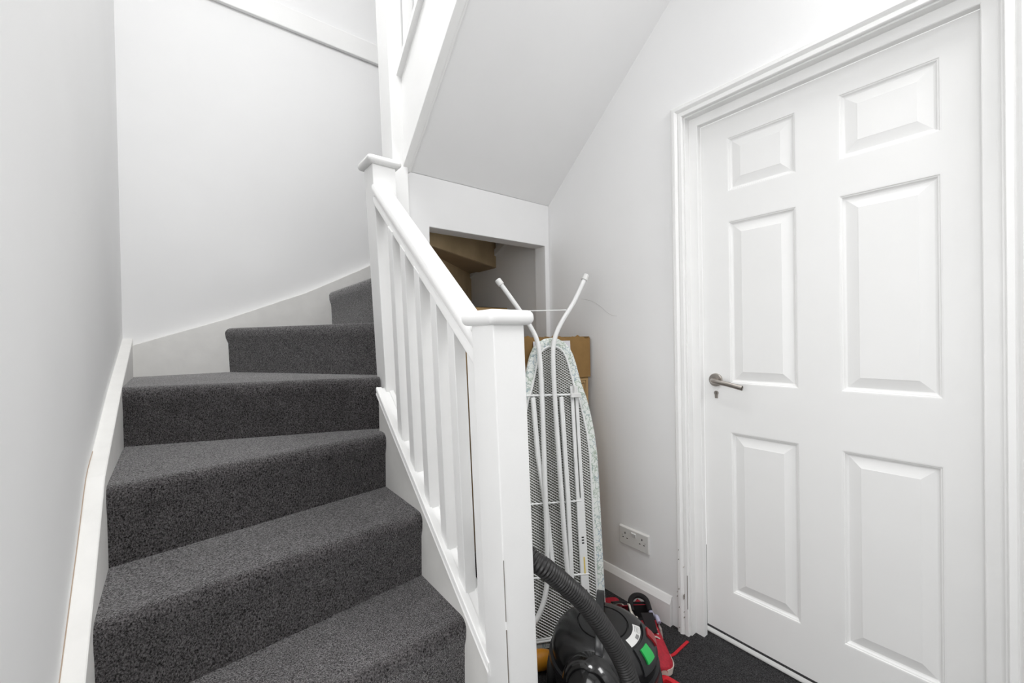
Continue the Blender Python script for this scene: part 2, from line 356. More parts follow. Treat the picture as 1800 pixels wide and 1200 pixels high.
# ------------------------------------------------------------------ staircase, lower flight and winders
st = thing('staircase', 'charcoal carpeted winding staircase with white painted strings', 'staircase', (.2, 1.4, FZ))
SX = .556                      # inner face of the outer string
steps = [((.57, .69), (lsx(.83) - .01, .83), -.985), ((.57, .936), (lsx(.93) - .01, .90), -.745), ((.57, 1.19), (lsx(1.12) - .01, 1.125), -.545), ((.57, 1.485), (lsx(1.38) - .01, 1.385), -.345),
         ((.57, 1.575), (lsx(1.89) - .01, 1.895), -.143), ((.60, 1.66), (.125, 2.47), .075), ((.625, 1.68), (.615, 2.47), .283), ((.65, 1.70), (1.53, 2.47), .485), ((.68, 1.71), (WX, 2.18), .685), ((.70, FY + .07), (WX, FY + .07), .885)]
def step(bm, A, B, back, ztop, zlow, solid=True):
    A = Vector((A[0], A[1], 0)); B = Vector((B[0], B[1], 0)); e = (B - A).normalized(); n = Vector((e.y, -e.x, 0))
    if (Vector((*back[len(back) // 2], 0)) - A).dot(n) < 0: n = -n
    R = .026
    prof = [(R - R * math.cos(a) - .002, ztop - R + R * math.sin(a)) for a in [math.radians(d) for d in (90, 72, 54, 36, 18, 0)]]
    prof[0] = (R, ztop)
    prof += [(.0, ztop - .05), (.008, ztop - .075), (.012, zlow)]
    ra, rb = [], []
    K = 10
    cols = []
    for k in range(K + 1):
        P = A + (B - A) * (k / K)
        cols.append([bm.verts.new((P.x + n.x * d, P.y + n.y * d, z)) for d, z in prof])
    for a, b in zip(cols, cols[1:]):
        for j in range(len(prof) - 1): bm.faces.new((a[j], b[j], b[j + 1], a[j + 1]))
    bk = [bm.verts.new((x, y, ztop)) for x, y in back]
    bm.faces.new([c[0] for c in cols] + bk)
    if solid:
        bl = [bm.verts.new((x, y, zlow)) for x, y in back]
        bm.faces.new([c[-1] for c in cols][::-1] + bl[::-1])
        q = [cols[-1]] + [[a, b] for a, b in zip(bk, bl)] + [cols[0]]
        bm.faces.new(cols[-1] + [bl[0], bk[0]])
        for i in range(len(bk) - 1): bm.faces.new((bk[i], bl[i], bl[i + 1], bk[i + 1]))
        bm.faces.new([bk[-1], bl[-1]] + cols[0][::-1])
    return bm
def shift(A, B, d):
    e = (Vector(B) - Vector(A)).normalized(); n = Vector((e.y, -e.x)); 
    return n * d
for k in range(9):
    A, B, z = steps[k]; A2, B2, z2 = steps[k + 1]; zl = steps[k - 1][2] - .01 if k else FZ
    mid = (Vector(A2) + Vector(B2) - Vector(A) - Vector(B)); e = (Vector(B2) - Vector(A2)).normalized(); n = Vector((e.y, -e.x))
    if n.dot(mid) < 0: n = -n
    a2 = Vector(A2) + n * .03; b2 = Vector(B2) + n * .03
    back = [tuple(b2), tuple(a2)]
    if k == 4: back = [(lsx(2.47) - .01, 2.47), (b2.x, 2.47), tuple(a2)]
    if k == 5: back = [(b2.x, 2.47), tuple(a2)]
    if k == 6: back = [(b2.x, 2.47), tuple(a2)]
    if k == 7: back = [(WX, 2.47), (WX, b2.y), tuple(a2)]
    bm = new_bm(); step(bm, A, B, back, z, zl if k < 6 else z - .01, solid=True) if k < 6 else step(bm, A, B, back, z, steps[k - 1][2] - .01, solid=False)
    s = obj('step', bm, 'carpet', st, smooth=True, angle=50); 
    if k >= 6:
        e1 = (Vector(B) - Vector(A)).normalized(); n1 = Vector((e1.y, -e1.x))
        if n1.dot(Vector(A2) + Vector(B2) - Vector(A) - Vector(B)) < 0: n1 = -n1
        bm = new_bm(); plan(bm, [tuple(Vector(A) + n1 * .03), tuple(Vector(B) + n1 * .03)] + back, z - .032, z - .008); obj('tread_board', bm, 'ply', st)
        bm = new_bm()
        p = [Vector(A) + n1 * .016, Vector(B) + n1 * .016, Vector(B) + n1 * .034, Vector(A) + n1 * .034]
        plan(bm, [tuple(q) for q in p], steps[k - 1][2] - .03, z - .032); obj('riser_board', bm, 'wood', st)
# strings
bm = new_bm(); top = [(.7, -.84), (.9, -.69), (1.026, -.59), (1.25, -.417), (1.381, -.313), (1.6, -.241), (1.897, -.141), (2.357, -.012), (2.5, .03)]
ring = top + [(2.5, -.5), (1.5, -.8), (.9, -1.2), (.7, FZ)]
prism(bm, [(lsx(y), y, z) for y, z in ring], [(lwx(y) - .003, y, z) for y, z in ring]); ws = obj('wall_string', bm, 'string', st, bevel=.002, seg=1)
bm = new_bm(); tube(bm, smooth_path([(lwx(y) + .0005, y, z) for y, z in ((.98, -.624), (1.1, -.532), (1.25, -.416), (1.381, -.3125), (1.5, -.273))], 4), .0012, 5); obj('paint_crack', bm, 'tan_crack', ws)
bm = new_bm(); top = [(-.25, -.01), (-.21, .0), (.136, .122), (.5, .272), (.808, .43), (1.2, .66), (1.5, .86)]
ring = top + [(1.5, .35), (.8, -.05), (.13, -.35), (-.25, -.45)]
prism(bm, [(x, BY - .034, z) for x, z in ring], [(x, BY + .003, z) for x, z in ring]); obj('wall_string', bm, 'string', st, bevel=.002, seg=1)
bm = new_bm(); ring = [(1.74, .72), (1.88, .645), (2.03, .574), (2.13, .53), (2.217, .497), (2.35, .45), (2.47, .41), (2.47, .445), (2.35, .487), (2.217, .535), (2.13, .568), (2.03, .612), (1.88, .69), (1.74, .77)]
side(bm, ring, WX - .02, WX + .002); obj('wall_string', bm, 'string', st)
bs = .826
bm = new_bm(); ring = [(.80, -.83), (1.55, -.83 + .75 * bs), (1.55, -.62), (.80, -1.2)]
side(bm, ring, SX, SX + .034); obj('outer_string', bm, 'string', st)
bm = new_bm(); ring = [(.80, -1.0), (1.56, -.45), (1.56, FZ), (.80, FZ)]
side(bm, ring, SX + .012, SX + .026); obj('spandrel_panel', bm, 'trim', st)

# ------------------------------------------------------------------ lower balustrade
ba = thing('balustrade', 'white lower stair balustrade with two capped newel posts and six balusters', 'balustrade', (.57, .78, FZ))
def newel(parent, x0, y0, wdt, zb, zt, k, zref, cap=None):
    bm = new_bm(); box(bm, x0, x0 + wdt, y0, y0 + wdt, zb, zt); shear(bm, k, zref); p = obj('newel_post', bm, 'trim', parent, bevel=.003)
    if cap:
        bm = new_bm(); c = cap; box(bm, x0 - .021, x0 + wdt + .021, y0 - .021, y0 + wdt + .021, c[0], c[1]); shear(bm, k, zref)
        obj('newel_cap', bm, 'trim', p, smooth=True, bevel=.0155, seg=5, angle=60)
    return p
n1 = newel(ba, .5245, .74, .089, FZ, .031, .029, .03, (.030, .0645))
crack(n1, [(.5245 + .0005 + .029 * (.03 - z), .7393, z) for z in (-.5, -.6, -.64)], .0009)
crack(n1, [(.5245 + .0008 + .029 * (.03 - z), .7393, z) for z in (-.66, -.74, -.85, -1.0)], .0012)
n2 = newel(ba, .5415, 1.527, .091, -.75, .666, .042, .66, (.665, .694))
# base rail
def railtop(y): return -.283 + (y - 1.417) * bs
bm = new_bm(); pr = [(.546, -.034), (.543, -.026), (.546, -.02), (.5435, -.012), (.545, -.002), (.548, 0), (.566, -.002), (.566, -.006), (.59, -.006), (.59, -.002), (.606, 0), (.607, -.034)]
prism(bm, [(x, .815, railtop(.815) + z) for x, z in pr], [(x, 1.545, railtop(1.545) + z) for x, z in pr]); obj('base_rail', bm, 'trim', ba)
def hrb(y): return .477 + .830 * (y - 1.49)
bm = new_bm(); hp = [(-.028, 0), (-.030, .004), (-.030, .026), (-.0265, .034), (-.027, .038), (-.034, .046), (-.036, .056), (-.035, .068), (-.031, .077), (-.022, .082), (0, .084)]
hp = hp + [(-x, z) for x, z in hp[-2::-1]]
prism(bm, [(.564 + x, .822, hrb(.822) + z) for x, z in hp], [(.576 + x, 1.535, hrb(1.535) + z) for x, z in hp]); obj('handrail', bm, 'trim', ba, smooth=True, angle=30)
for yb in (1.343, 1.243, 1.141, 1.036, .94, .841):
    bm = new_bm(); zb = railtop(yb) - .006; y1 = yb + .034; k = .031; xr = .56
    prism(bm, [(xr, yb, railtop(yb) - .008), (xr + .035, yb, railtop(yb) - .008), (xr + .035, y1, railtop(y1) - .008), (xr, y1, railtop(y1) - .008)],
          [(xr, yb, hrb(yb) + .012), (xr + .035, yb, hrb(yb) + .012), (xr + .035, y1, hrb(y1) + .012), (xr, y1, hrb(y1) + .012)])
    shear(bm, k, railtop(yb)); obj('baluster', bm, 'trim', ba, bevel=.0012, seg=1)

# ------------------------------------------------------------------ upper flight
uf = thing('upper_flight', 'upper stair flight rising towards the viewer with a sloping white soffit', 'staircase', (1.1, FY, .72))
ss = .859; 
def sof(y): return .719 + (FY - y) * ss
YE = -.02
bm = new_bm(); side(bm, [(FY + .085, sof(FY) - .01), (FY, sof(FY)), (YE, sof(YE)), (YE, sof(YE) + .03), (FY + .085, sof(FY + .085) + .06)], .734, WX); obj('soffit', bm, 'wall', uf)
bm = new_bm(); side(bm, [(1.72, sof(1.70)), (1.66, sof(1.66) - .012), (YE, sof(YE) - .012), (YE, sof(YE) + .36), (1.72, sof(1.72) + .36)], .706, .738); obj('outer_string', bm, 'trim', uf, bevel=.0025, seg=2)
bm = new_bm(); tube(bm, [(.742, 1.64, sof(1.64) - .003), (.742, .5, sof(.5) - .003)], .0065, 10); obj('edge_bead', bm, 'trim', uf, smooth=True)
for k in range(6):
    y0 = FY + .07 - k * .236; z = .885 + k * .2
    if y0 < .2: break
    bm = new_bm(); step(bm, (.735, y0), (WX, y0), [(WX, y0 - .25), (.735, y0 - .25)], z, z - .17, solid=False); obj('step', bm, 'carpet', uf, smooth=True, angle=50)
ub = thing('balustrade', 'white upper balustrade with a tall post standing behind the lower newel cap', 'balustrade', (.69, 1.66, FZ))
bm = new_bm(); box(bm, .662, .727, 1.622, 1.735, FZ, 2.3); shear(bm, .025, .7); obj('newel_post', bm, 'trim', ub, bevel=.003)
def ustr(y): return 1.063 + (1.66 - y) * .81
bm = new_bm(); pr = [(.684, 0), (.762, 0), (.762, .026), (.752, .034), (.694, .034), (.684, .026)]
prism(bm, [(x, 1.66, ustr(1.66) + z) for x, z in pr], [(x, YE + .3, ustr(YE + .3) + z) for x, z in pr]); obj('base_rail', bm, 'trim', ub)
bm = new_bm(); prism(bm, [(x, 1.64, ustr(1.64) + z) for x, z in [(.722 + a, .72 + b) for a, b in hp]], [(x, YE + .3, ustr(YE + .3) + z) for x, z in [(.722 + a, .72 + b) for a, b in hp]]); obj('handrail', bm, 'trim', ub, smooth=True, angle=30)
for i in range(11):
    y = 1.57 - i * .11
    bm = new_bm(); box(bm, .707, .738, y, y + .031, ustr(y), ustr(y) + .74)
    for v in bm.verts:
        if v.co.z > ustr(y) + .3: v.co.z = ustr(v.co.y) + .735
        else: v.co.z = ustr(v.co.y) + .03
    obj('baluster', bm, 'trim', ub, bevel=.0012, seg=1)

# ------------------------------------------------------------------ double socket
so = thing('wall_socket', 'white plastic double plug socket on the right wall above the skirting', 'socket', (WX, 1.115, -.91))
sy0, sy1, sz0, sz1 = 1.038, 1.196, -.956, -.870
bm = new_bm(); prism(bm, [(WX, sy0, sz0), (WX, sy1, sz0), (WX, sy1, sz1), (WX, sy0, sz1)], [(WX - .0095, sy0 + .004, sz0 + .003), (WX - .0095, sy1 - .003, sz0 + .003), (WX - .0095, sy1 - .003, sz1 - .006), (WX - .0095, sy0 + .004, sz1 - .006)])
obj('face_plate', bm, 'socket', so, bevel=.002)
sw = sy1 - sy0
for t in (.47, .555):
    bm = new_bm(); y = sy1 - sw * t; prism(bm, [(WX - .0095, y - .0055, -.906), (WX - .0095, y + .0055, -.906), (WX - .0095, y + .0055, -.885), (WX - .0095, y - .0055, -.885)],
        [(WX - .0105, y - .005, -.905), (WX - .0105, y + .005, -.905), (WX - .0145, y + .005, -.887), (WX - .0145, y - .005, -.887)]); obj('rocker_switch', bm, 'white_plastic', so)
for cy, in ((.22,), (.78,)):
    y = sy1 - sw * cy
    for dy, dz, a, b in ((0, .012, .0022, .0045), (.011, -.009, .0032, .002), (-.011, -.009, .0032, .002)):
        bm = new_bm(); box(bm, WX - .0101, WX - .009, y + dy - a, y + dy + a, -.912 + dz - b, -.912 + dz + b); obj('pin_slot', bm, 'dark_hole', so)
for t in (.12, .88):
    bm = new_bm(); lathe(bm, [(0, 0), (.0022, 0), (.0022, .001), (0, .001)], (0, 0, 0), 10)
    for v in bm.verts: v.co = Vector((WX - .0095 - v.co.z * .6, sy1 - sw * t + v.co.x, -.912 + v.co.y))
    obj('screw', bm, 'steel', so)

# ------------------------------------------------------------------ cardboard boxes and sheet behind the ironing board
def carton(name, label, x0, x1, y0, y1, z0, z1, m, torn=False, lines=False, flap=False):
    t = thing(name, label, 'box', ((x0 + x1) / 2, (y0 + y1) / 2, z0)); th = .004
    bm = new_bm()
    if torn:
        n = 26; up = [(x0 + (x1 - x0) * i / n, z1 - random.uniform(0, .008) + (.008 if i % 9 == 3 else 0) - (.006 if i > 23 else 0)) for i in range(n + 1)]
        prism(bm, [(x, y0, z) for x, z in up] + [(x1, y0, z0), (x0, y0, z0)], [(x, y0 + th, z) for x, z in up] + [(x1, y0 + th, z0), (x0, y0 + th, z0)])
    else: box(bm, x0, x1, y0, y0 + th, z0, z1)
    obj('front_panel', bm, m, t)
    for nm, a in (('back_panel', (x0, x1, y1 - th, y1)), ('side_panel', (x0, x0 + th, y0 + th, y1 - th)), ('side_panel', (x1 - th, x1, y0 + th, y1 - th))):
        bm = new_bm(); box(bm, *a, z0, z1 - .004); obj(nm, bm, m, t)
    bm = new_bm(); box(bm, x0 + th, x1 - th, y0 + th, y1 - th, z0, z0 + th); obj('base_panel', bm, m, t)
    if flap:
        bm = new_bm(); box(bm, x0, x1, y0, (y0 + y1) / 2 - .001, z1 - .003, z1); obj('top_flap', bm, m, t)
        bm = new_bm(); box(bm, x0, x1, (y0 + y1) / 2 + .001, y1, z1 - .003, z1); obj('top_flap', bm, m, t)
    if lines:
        for q, (i_, wd) in enumerate(((.016, .0022), (.027, .0032))):
            bm = new_bm(); xa, xb, za, zb = x0 + i_, x1 - i_, z0 + i_, z1 - i_
            for a in ((xa, xb, zb - wd, zb), (xa, xb, za, za + wd), (xa, xa + wd, za, zb), (xb - wd, xb, za, zb)): box(bm, a[0], a[1], y0 - .0006, y0, a[2], a[3])
            obj('printed_frame', bm, 'card_line', t)
    return t
carton('cardboard_box', 'pale tan box with printed dark frame lines under the torn brown box', 1.10, 1.522, 1.352, 1.63, FZ, -.196, 'card2', lines=True, flap=True)
carton('cardboard_box', 'brown cardboard box with torn top edge behind the ironing board', 1.085, 1.532, 1.345, 1.635, -.196, .005, 'card', torn=True)
carton('cardboard_box', 'brown cardboard box standing deep inside the understairs cupboard', 1.15, 1.435, 1.88, 2.16, FZ, .174, 'card2', flap=True)
bm = new_bm(); prism(bm, [(1.16, 1.330, -.38), (1.392, 1.330, -.38), (1.386, 1.338, -.017), (1.16, 1.338, -.017)], [(1.16, 1.332, -.38), (1.392, 1.332, -.38), (1.386, 1.340, -.017), (1.16, 1.340, -.017)])
tag(obj('card_sheet', bm, 'paper'), 'white card sheet standing between the torn box and ironing board', 'card')

# ------------------------------------------------------------------ ironing board, standing on its square end with folded legs to the viewer
Bc = Vector((1.112, 1.141, FZ + .004)); Tc = Vector((1.214, 1.279, -.010))
vv = (Tc - Bc); BL = vv.length; vv.normalize()
ee = Vector((math.cos(math.radians(25)), -math.sin(math.radians(25)), 0)); ee = (ee - vv * ee.dot(vv)).normalized(); nn = ee.cross(vv)
def L(u, v, d=0): return Bc + ee * u + vv * v + nn * d
K = .984
ib = thing('ironing_board', 'white mesh ironing board with floral cover edge standing on end, legs folded', 'ironing board', Bc)
half = [(.178, 0), (.190, .02), (.190, .1), (.189, .35), (.188, .6), (.186, .73), (.178, .82), (.164, .90), (.148, .97), (.128, 1.03), (.115, 1.08), (.106, 1.12), (.095, 1.158), (.079, 1.190), (.058, 1.212), (.03, 1.226), (0, 1.231)]
half = [(u * K, v * K * BL / 1.2060) for u, v in half]
def outline(inset):
    out = []
    pts = half + [(-u, v) for u, v in half[-2::-1]]
    n = len(pts)
    for i, (u, v) in enumerate(pts):
        a = Vector(pts[(i - 1) % n]); b = Vector(pts[(i + 1) % n]); t = (b - a).normalized(); nr = Vector((-t.y, t.x))
        if i in (0, n - 1): out.append((u - inset * (1 if u > 0 else -1), v + inset))
        else: out.append((u + nr.x * inset, v + nr.y * inset))
    return out
o0, o1 = outline(0), outline(.032)
bm = new_bm(); prism(bm, [L(u, v, -.016) for u, v in o0], [L(u, v, -.004) for u, v in o0]); obj('pad', bm, 'pad', ib)
# cover edge turned over on to the underside
bm = new_bm(); R = [[bm.verts.new(L(u, v, d)) for u, v in oo] for oo, d in ((outline(-.003), -.019), (outline(-.004), -.008), (outline(-.001), 0), (outline(.006), .003), (outline(.026), .003), (o1, .001))]
for A, B in zip(R, R[1:]):
    for k in range(len(A)): bm.faces.new((A[k], A[(k + 1) % len(A)], B[(k + 1) % len(A)], B[k]))
bm.faces.new(R[0][::-1])
for vtx in bm.verts: vtx.co += nn * random.uniform(-.0008, .0008)
obj('floral_cover', bm, 'floral', ib, smooth=True)
# expanded metal mesh
def inside(u, v, P):
    c = False; n = len(P); j = n - 1
    for i in range(n):
        if (P[i][1] > v) != (P[j][1] > v) and u < (P[j][0] - P[i][0]) * (v - P[i][1]) / (P[j][1] - P[i][1]) + P[i][0]: c = not c
        j = i
    return c
oi = outline(.024); bm = new_bm(); du, dv = .0088, .0054; ww = .00115
for i in range(-24, 24):
    for j in range(2, 230):
        if (i + j) % 2: continue
        for s in (1, -1):
            u0_, v0_, u1_, v1_ = i * du, j * dv, (i + s) * du, (j + 1) * dv
            if inside(u0_, v0_, oi) and inside(u1_, v1_, oi):
                t = Vector((u1_ - u0_, v1_ - v0_)).normalized(); p = Vector((-t.y, t.x)) * ww
                bm.faces.new([bm.verts.new(L(u0_ + p.x * a + (u1_ - u0_) * b, v0_ + p.y * a + (v1_ - v0_) * b, .0005 + a * .0009)) for a, b in ((-1, 0), (1, 0), (1, 1), (-1, 1))])
mo = obj('mesh_panel', bm, 'white_metal', ib); mo['kind'] = 'stuff'; mo['label'] = 'white expanded metal mesh'
bm = new_bm()
lipc = [L(u, v, .002) for u, v in outline(.034)]; tube(bm, lipc + [lipc[0]], .0042, 8); obj('rim_frame', bm, 'white_metal', ib)
def lk(pts, d): return [L(u * K, v * K, d) for u, v in pts]
# bent tube legs
A_ = lk([(-.239, 1.468), (-.17, 1.372), (-.105, 1.275), (-.074, 1.205), (-.065, 1.12), (-.062, .96), (-.061, .70), (-.061, .45), (-.062, .33), (-.066, .25), (-.083, .18), (-.115, .12), (-.15, .10)], .03)
B_ = lk([(.16, 1.506), (.101, 1.392), (.034, 1.29), (.001, 1.215), (-.008, 1.12), (-.004, .90), (.005, .65), (.013, .43), (.02, .30), (.026, .22), (.045, .15)], .03)
for P in (A_, B_):
    bm = new_bm(); tube(bm, smooth_path(P, 6), .0098, 14); lg = obj('leg', bm, 'white_metal', ib, smooth=True)
    bm = new_bm(); d = (P[0] - P[1]).normalized(); tube(bm, [P[0] - d * .022, P[0] - d * .02, P[0] + d * .004, P[0] + d * .007], lambda i, n: (.0105, .0135, .0135, .011)[i], 16); obj('foot_cap', bm, 'white_plastic', lg, smooth=True, angle=35)
for pts in ([(-.098, .975), (-.084, .74), (-.055, .52), (-.036, .30), (-.032, .24)], [(.026, .975), (.034, .74), (.039, .56), (.041, .27), (.041, .22)]):
    bm = new_bm(); bar(bm, lk(pts, .018), .009, .007); obj('leg', bm, 'white_metal', ib, bevel=.002, seg=1)
for u0_, v0_, u1_, v1_, d, r in ((-.112, 1.341, .076, 1.350, .03, .0022), (-.13, .983, .10, .983, .02, .0045), (-.16, .547, .1, .545, .012, .0035), (-.17, .268, .12, .258, .012, .0038), (-.17, .028, .17, .028, .006, .004)):
    bm = new_bm(); tube(bm, lk([(u0_, v0_), (u1_, v1_)], d), r, 8); obj('cross_bar', bm, 'white_metal', ib, smooth=True)
# height adjustment rail with slot, holes and printed sticker
rl, rr_ = .079, .112
bm = new_bm()
def slab(bm, u0_, u1_, v0_, v1_, d0, d1, sk=0):
    q = [(u0_, v0_), (u1_, v0_), (u1_, v1_), (u0_, v1_)]
    q = [(u + sk * (.55 - v), v) for u, v in q]
    prism(bm, [L(u * K, v * K, d0) for u, v in q], [L(u * K, v * K, d1) for u, v in q]); return bm
sk = .016
slab(bm, rl, .0925, .13, 1.02, .004, .014, sk); slab(bm, .0985, rr_, .13, 1.02, .004, .014, sk); slab(bm, .0925, .0985, .13, .555, .004, .014, sk); slab(bm, .0925, .0985, .97, 1.02, .004, .014, sk)
rail = obj('adjustment_rail', bm, 'white_metal', ib)
for v in (.401, .390, .379):
    bm = new_bm(); slab(bm, .091, .101, v - .0025, v + .0025, .0135, .0145, sk); obj('punched_slot', bm, 'dark_hole', rail)
bm = new_bm(); slab(bm, .0935, .0975, .558, .968, .0042, .005, sk); obj('slot_shadow_gap', bm, 'pad', rail)
bm = new_bm(); slab(bm, .095, .102, .192, .200, .0135, .0147, sk); obj('rivet', bm, 'dark_hole', rail)
bm = new_bm(); slab(bm, .094, .1, .26, .325, .0138, .0145, sk); obj('yellow_marking', bm, 'yellow', rail)
bm = new_bm(); slab(bm, .082, .094, .985, 1.02, .013, .03); slab(bm, .066, .112, .970, .99, .013, .032); obj('slide_catch', bm, 'white_plastic', ib, bevel=.002, seg=1)

# ------------------------------------------------------------------ vacuum cleaner
VC = Vector((1.047, .885, FZ)); rv = .172
to_cam = Vector((-VC.x, -VC.y, 0)).normalized(); sd = Vector((-to_cam.y, to_cam.x, 0))     # sd: to the camera's right
if sd.x < 0: sd = -sd
vc = thing('vacuum_cleaner', 'black tub vacuum cleaner with ribbed hose and red and green buttons', 'vacuum cleaner', VC)
def vp(a, b, z): return VC + to_cam * a + sd * b + Vector((0, 0, z))
bm = new_bm(); lathe(bm, [(0, .03), (.13, .03), (.155, .045), (.163, .08), (.168, .125), (rv - .003, .147), (rv - .003, .152), (0, .152)], VC, 56); obj('tub', bm, 'black_gloss', vc, smooth=True)
bm = new_bm(); lathe(bm, [(.15, .148), (rv + .004, .148), (rv + .006, .156), (rv + .004, .165), (.16, .167)], VC, 56); obj('lid_rim', bm, 'black_satin', vc, smooth=True)
PR = [(rv - .005, 0.1660), (rv - .004, 0.1840), (rv - .009, 0.2060), (rv - .020, 0.2270), (rv - .040, 0.2450), (.11, 0.2550), (.092, 0.2605), (.083, 0.2630), (.081, 0.2590), (.079, 0.2590), (.077, 0.2630), (.05, 0.2670), (0, 0.2680)]
bm = new_bm(); lathe(bm, PR, VC, 64); lid = obj('motor_head', bm, 'black_head', vc, smooth=True, angle=50); lid['label'] = 'black domed motor head with round top disc'
# bulging front with the hose inlet
bm = new_bm(); bmesh.ops.create_uvsphere(bm, u_segments=40, v_segments=24, radius=1)
for v in bm.verts:
    c = v.co.copy(); v.co = vp(.125 + c.x * .085, -.03 + c.y * .095, .158 + c.z * .092)
obj('front_dome', bm, 'black_gloss', vc, smooth=True)
bm = new_bm()
lathe(bm, [(.024, 0), (.036, 0), (.038, .012), (.036, .03), (.026, .034)], (0, 0, 0), 28)
ax = (to_cam + Vector((0, 0, .1))).normalized(); rot = Vector((0, 0, 1)).rotation_difference(ax).to_matrix()
for v in bm.verts: v.co = rot @ v.co + vp(.20, .03, .105)
obj('hose_inlet', bm, 'black_satin', vc, smooth=True)
# carry handle arching over the head, seen almost end on
bm = new_bm(); hpth = smooth_path([vp(.128, -.012, 0.1720), vp(.132, -.012, 0.2120), vp(.118, -.012, 0.2540), vp(.06, -.010, 0.2820), vp(-.03, -.008, 0.3000), vp(-.09, -.006, 0.3000), vp(-.125, -.004, 0.2820), vp(-.138, -.004, 0.2320), vp(-.138, -.004, 0.2070)], 6)
bar(bm, hpth, .0125, .006); obj('carry_handle', bm, 'black_satin', vc, smooth=True, bevel=.0025, seg=2, angle=60)
# parts lying on the domed head follow its profile
def prof_h(r):
    P = sorted((q for q in PR[1:7]), key=lambda q: q[0])
    for (r0_, h0_), (r1_, h1_) in zip(P, P[1:]):
        if r0_ <= r <= r1_: return h0_ + (h1_ - h0_) * (r - r0_) / (r1_ - r0_)
    return P[0][1] if r < P[0][0] else P[-1][1]
def dome_pt(ang, r, h): return VC + Vector((math.cos(ang) * r, math.sin(ang) * r, h))
def patch(a0, a1, r0, r1, lift, th, name, m, parent, bev=0):
    b = new_bm(); NA, NR = 10, 5; top_, low_ = [], []
    for k in range(NA + 1):
        a = a0 + (a1 - a0) * k / NA; t1, t0 = [], []
        for j in range(NR + 1):
            r = r0 + (r1 - r0) * j / NR; h = prof_h(r); g = (prof_h(r + .002) - prof_h(r - .002)) / .004; n_ = Vector((-g, 1)).normalized()
            t0.append(b.verts.new(dome_pt(a, r + n_.x * lift, h + n_.y * lift))); t1.append(b.verts.new(dome_pt(a, r + n_.x * (lift + th), h + n_.y * (lift + th))))
        top_.append(t1); low_.append(t0)
    for k in range(NA):
        for j in range(NR):
            b.faces.new((top_[k][j], top_[k][j + 1], top_[k + 1][j + 1], top_[k + 1][j])); b.faces.new((low_[k][j], low_[k + 1][j], low_[k + 1][j + 1], low_[k][j + 1]))
        b.faces.new((top_[k][0], top_[k + 1][0], low_[k + 1][0], low_[k][0])); b.faces.new((top_[k][NR], low_[k][NR], low_[k + 1][NR], top_[k + 1][NR]))
    for k in (0, NA):
        for j in range(NR): b.faces.new((top_[k][j], top_[k][j + 1], low_[k][j + 1], low_[k][j]))
    return obj(name, b, m, parent, smooth=True, angle=35)
ca = math.atan2(to_cam.y, to_cam.x); pa0 = math.atan2(sd.y, sd.x); gs = 1 if ((ca - pa0 + math.pi) % (2 * math.pi) - math.pi) > 0 else -1   # gs: turning towards the viewer
pa = pa0 + gs * .26
sp = patch(pa - .52, pa + .52, .126, .1655, .0, .006, 'switch_panel', 'black_satin', vc)
for sg, m, lab in ((1, 'green_btn', 'green power button'), (-1, 'red_btn', 'red power button')):
    a = pa + gs * sg * .27
    b = patch(a - .125, a + .125, .134, .158, .006, .006, 'push_button', m, sp); b['label'] = lab
la = pa0 + gs * .32
lb = patch(la - .44, la + .44, .0955, .119, .0003, .0005, 'rating_label', 'sticker', vc); lb['label'] = 'white curved rating label with barcode'
for i in range(9):
    a = la + gs * (.02 + (i - 4) * .02)
    patch(a - .004 - .002 * (i % 2), a + .004, .108, .117, .0009, .0003, 'barcode_bar', 'ink', lb)
for i in range(4):
    r = .1155 - i * .0045
    patch(la - gs * .38, la - gs * .12, r - .001, r, .0009, .0003, 'print_line', 'ink', lb)
# wheels
for a, b, r, wd in ((-.03, -.158, .055, .03), (-.03, .158, .055, .03)):
    bm = new_bm(); c = vp(a, b, r); sg = sd if b > 0 else -sd
    lathe(bm, [(0, 0), (r * .6, 0), (r * .95, .003), (r, .008), (r, wd - .008), (r * .95, wd - .003), (r * .7, wd), (r * .65, wd - .004), (r * .3, wd - .002), (0, wd)], (0, 0, 0), 32)
    rot = Vector((0, 0, 1)).rotation_difference(sg).to_matrix()
    for v in bm.verts: v.co = rot @ v.co + c
    obj('wheel', bm, 'black_rubber', vc, smooth=True)
for b in (-.09, .09):
    bm = new_bm(); c = vp(.11, b, .018); lathe(bm, [(0, -.009), (.018, -.009), (.018, .009), (0, .009)], (0, 0, 0), 20)
    rot = Vector((0, 0, 1)).rotation_difference(sd).to_matrix()
    for v in bm.verts: v.co = rot @ v.co + c
    obj('caster', bm, 'black_rubber', vc, smooth=True)
# ribbed hose
hp_ = [vp(.21, .03, .108), vp(.25, .03, .112), (.868, .632, -.99), (.878, .640, -.945), (.876, .651, -.899), (.860, .665, -.84), (.826, .679, -.77), (.767, .701, -.674), (.703, .726, -.601), (.651, .757, -.548), (.635, .85, -.53), (.645, .97, -.60), (.672, 1.05, -.80), (.69, 1.08, -1.02), (.71, 1.02, -1.14), (.74, .97, FZ + .028), (.79, .95, FZ + .026)]
sm = smooth_path(hp_, 14)
# resample evenly so that the ribs have one pitch
tot = [0]
for a, b in zip(sm, sm[1:]): tot.append(tot[-1] + (b - a).length)
N = int(tot[-1] / .0019); rs = []; k = 0
for i in range(N + 1):
    d = tot[-1] * i / N
    while k < len(sm) - 2 and tot[k + 1] < d: k += 1
    t = (d - tot[k]) / max(1e-9, tot[k + 1] - tot[k]); rs.append(sm[k].lerp(sm[k + 1], t))
bm = new_bm(); tube(bm, rs, lambda i, n: (.0215, .0245, .0245, .0215)[i % 4], 18); obj('hose', bm, 'black_hose', vc, smooth=True, angle=80)

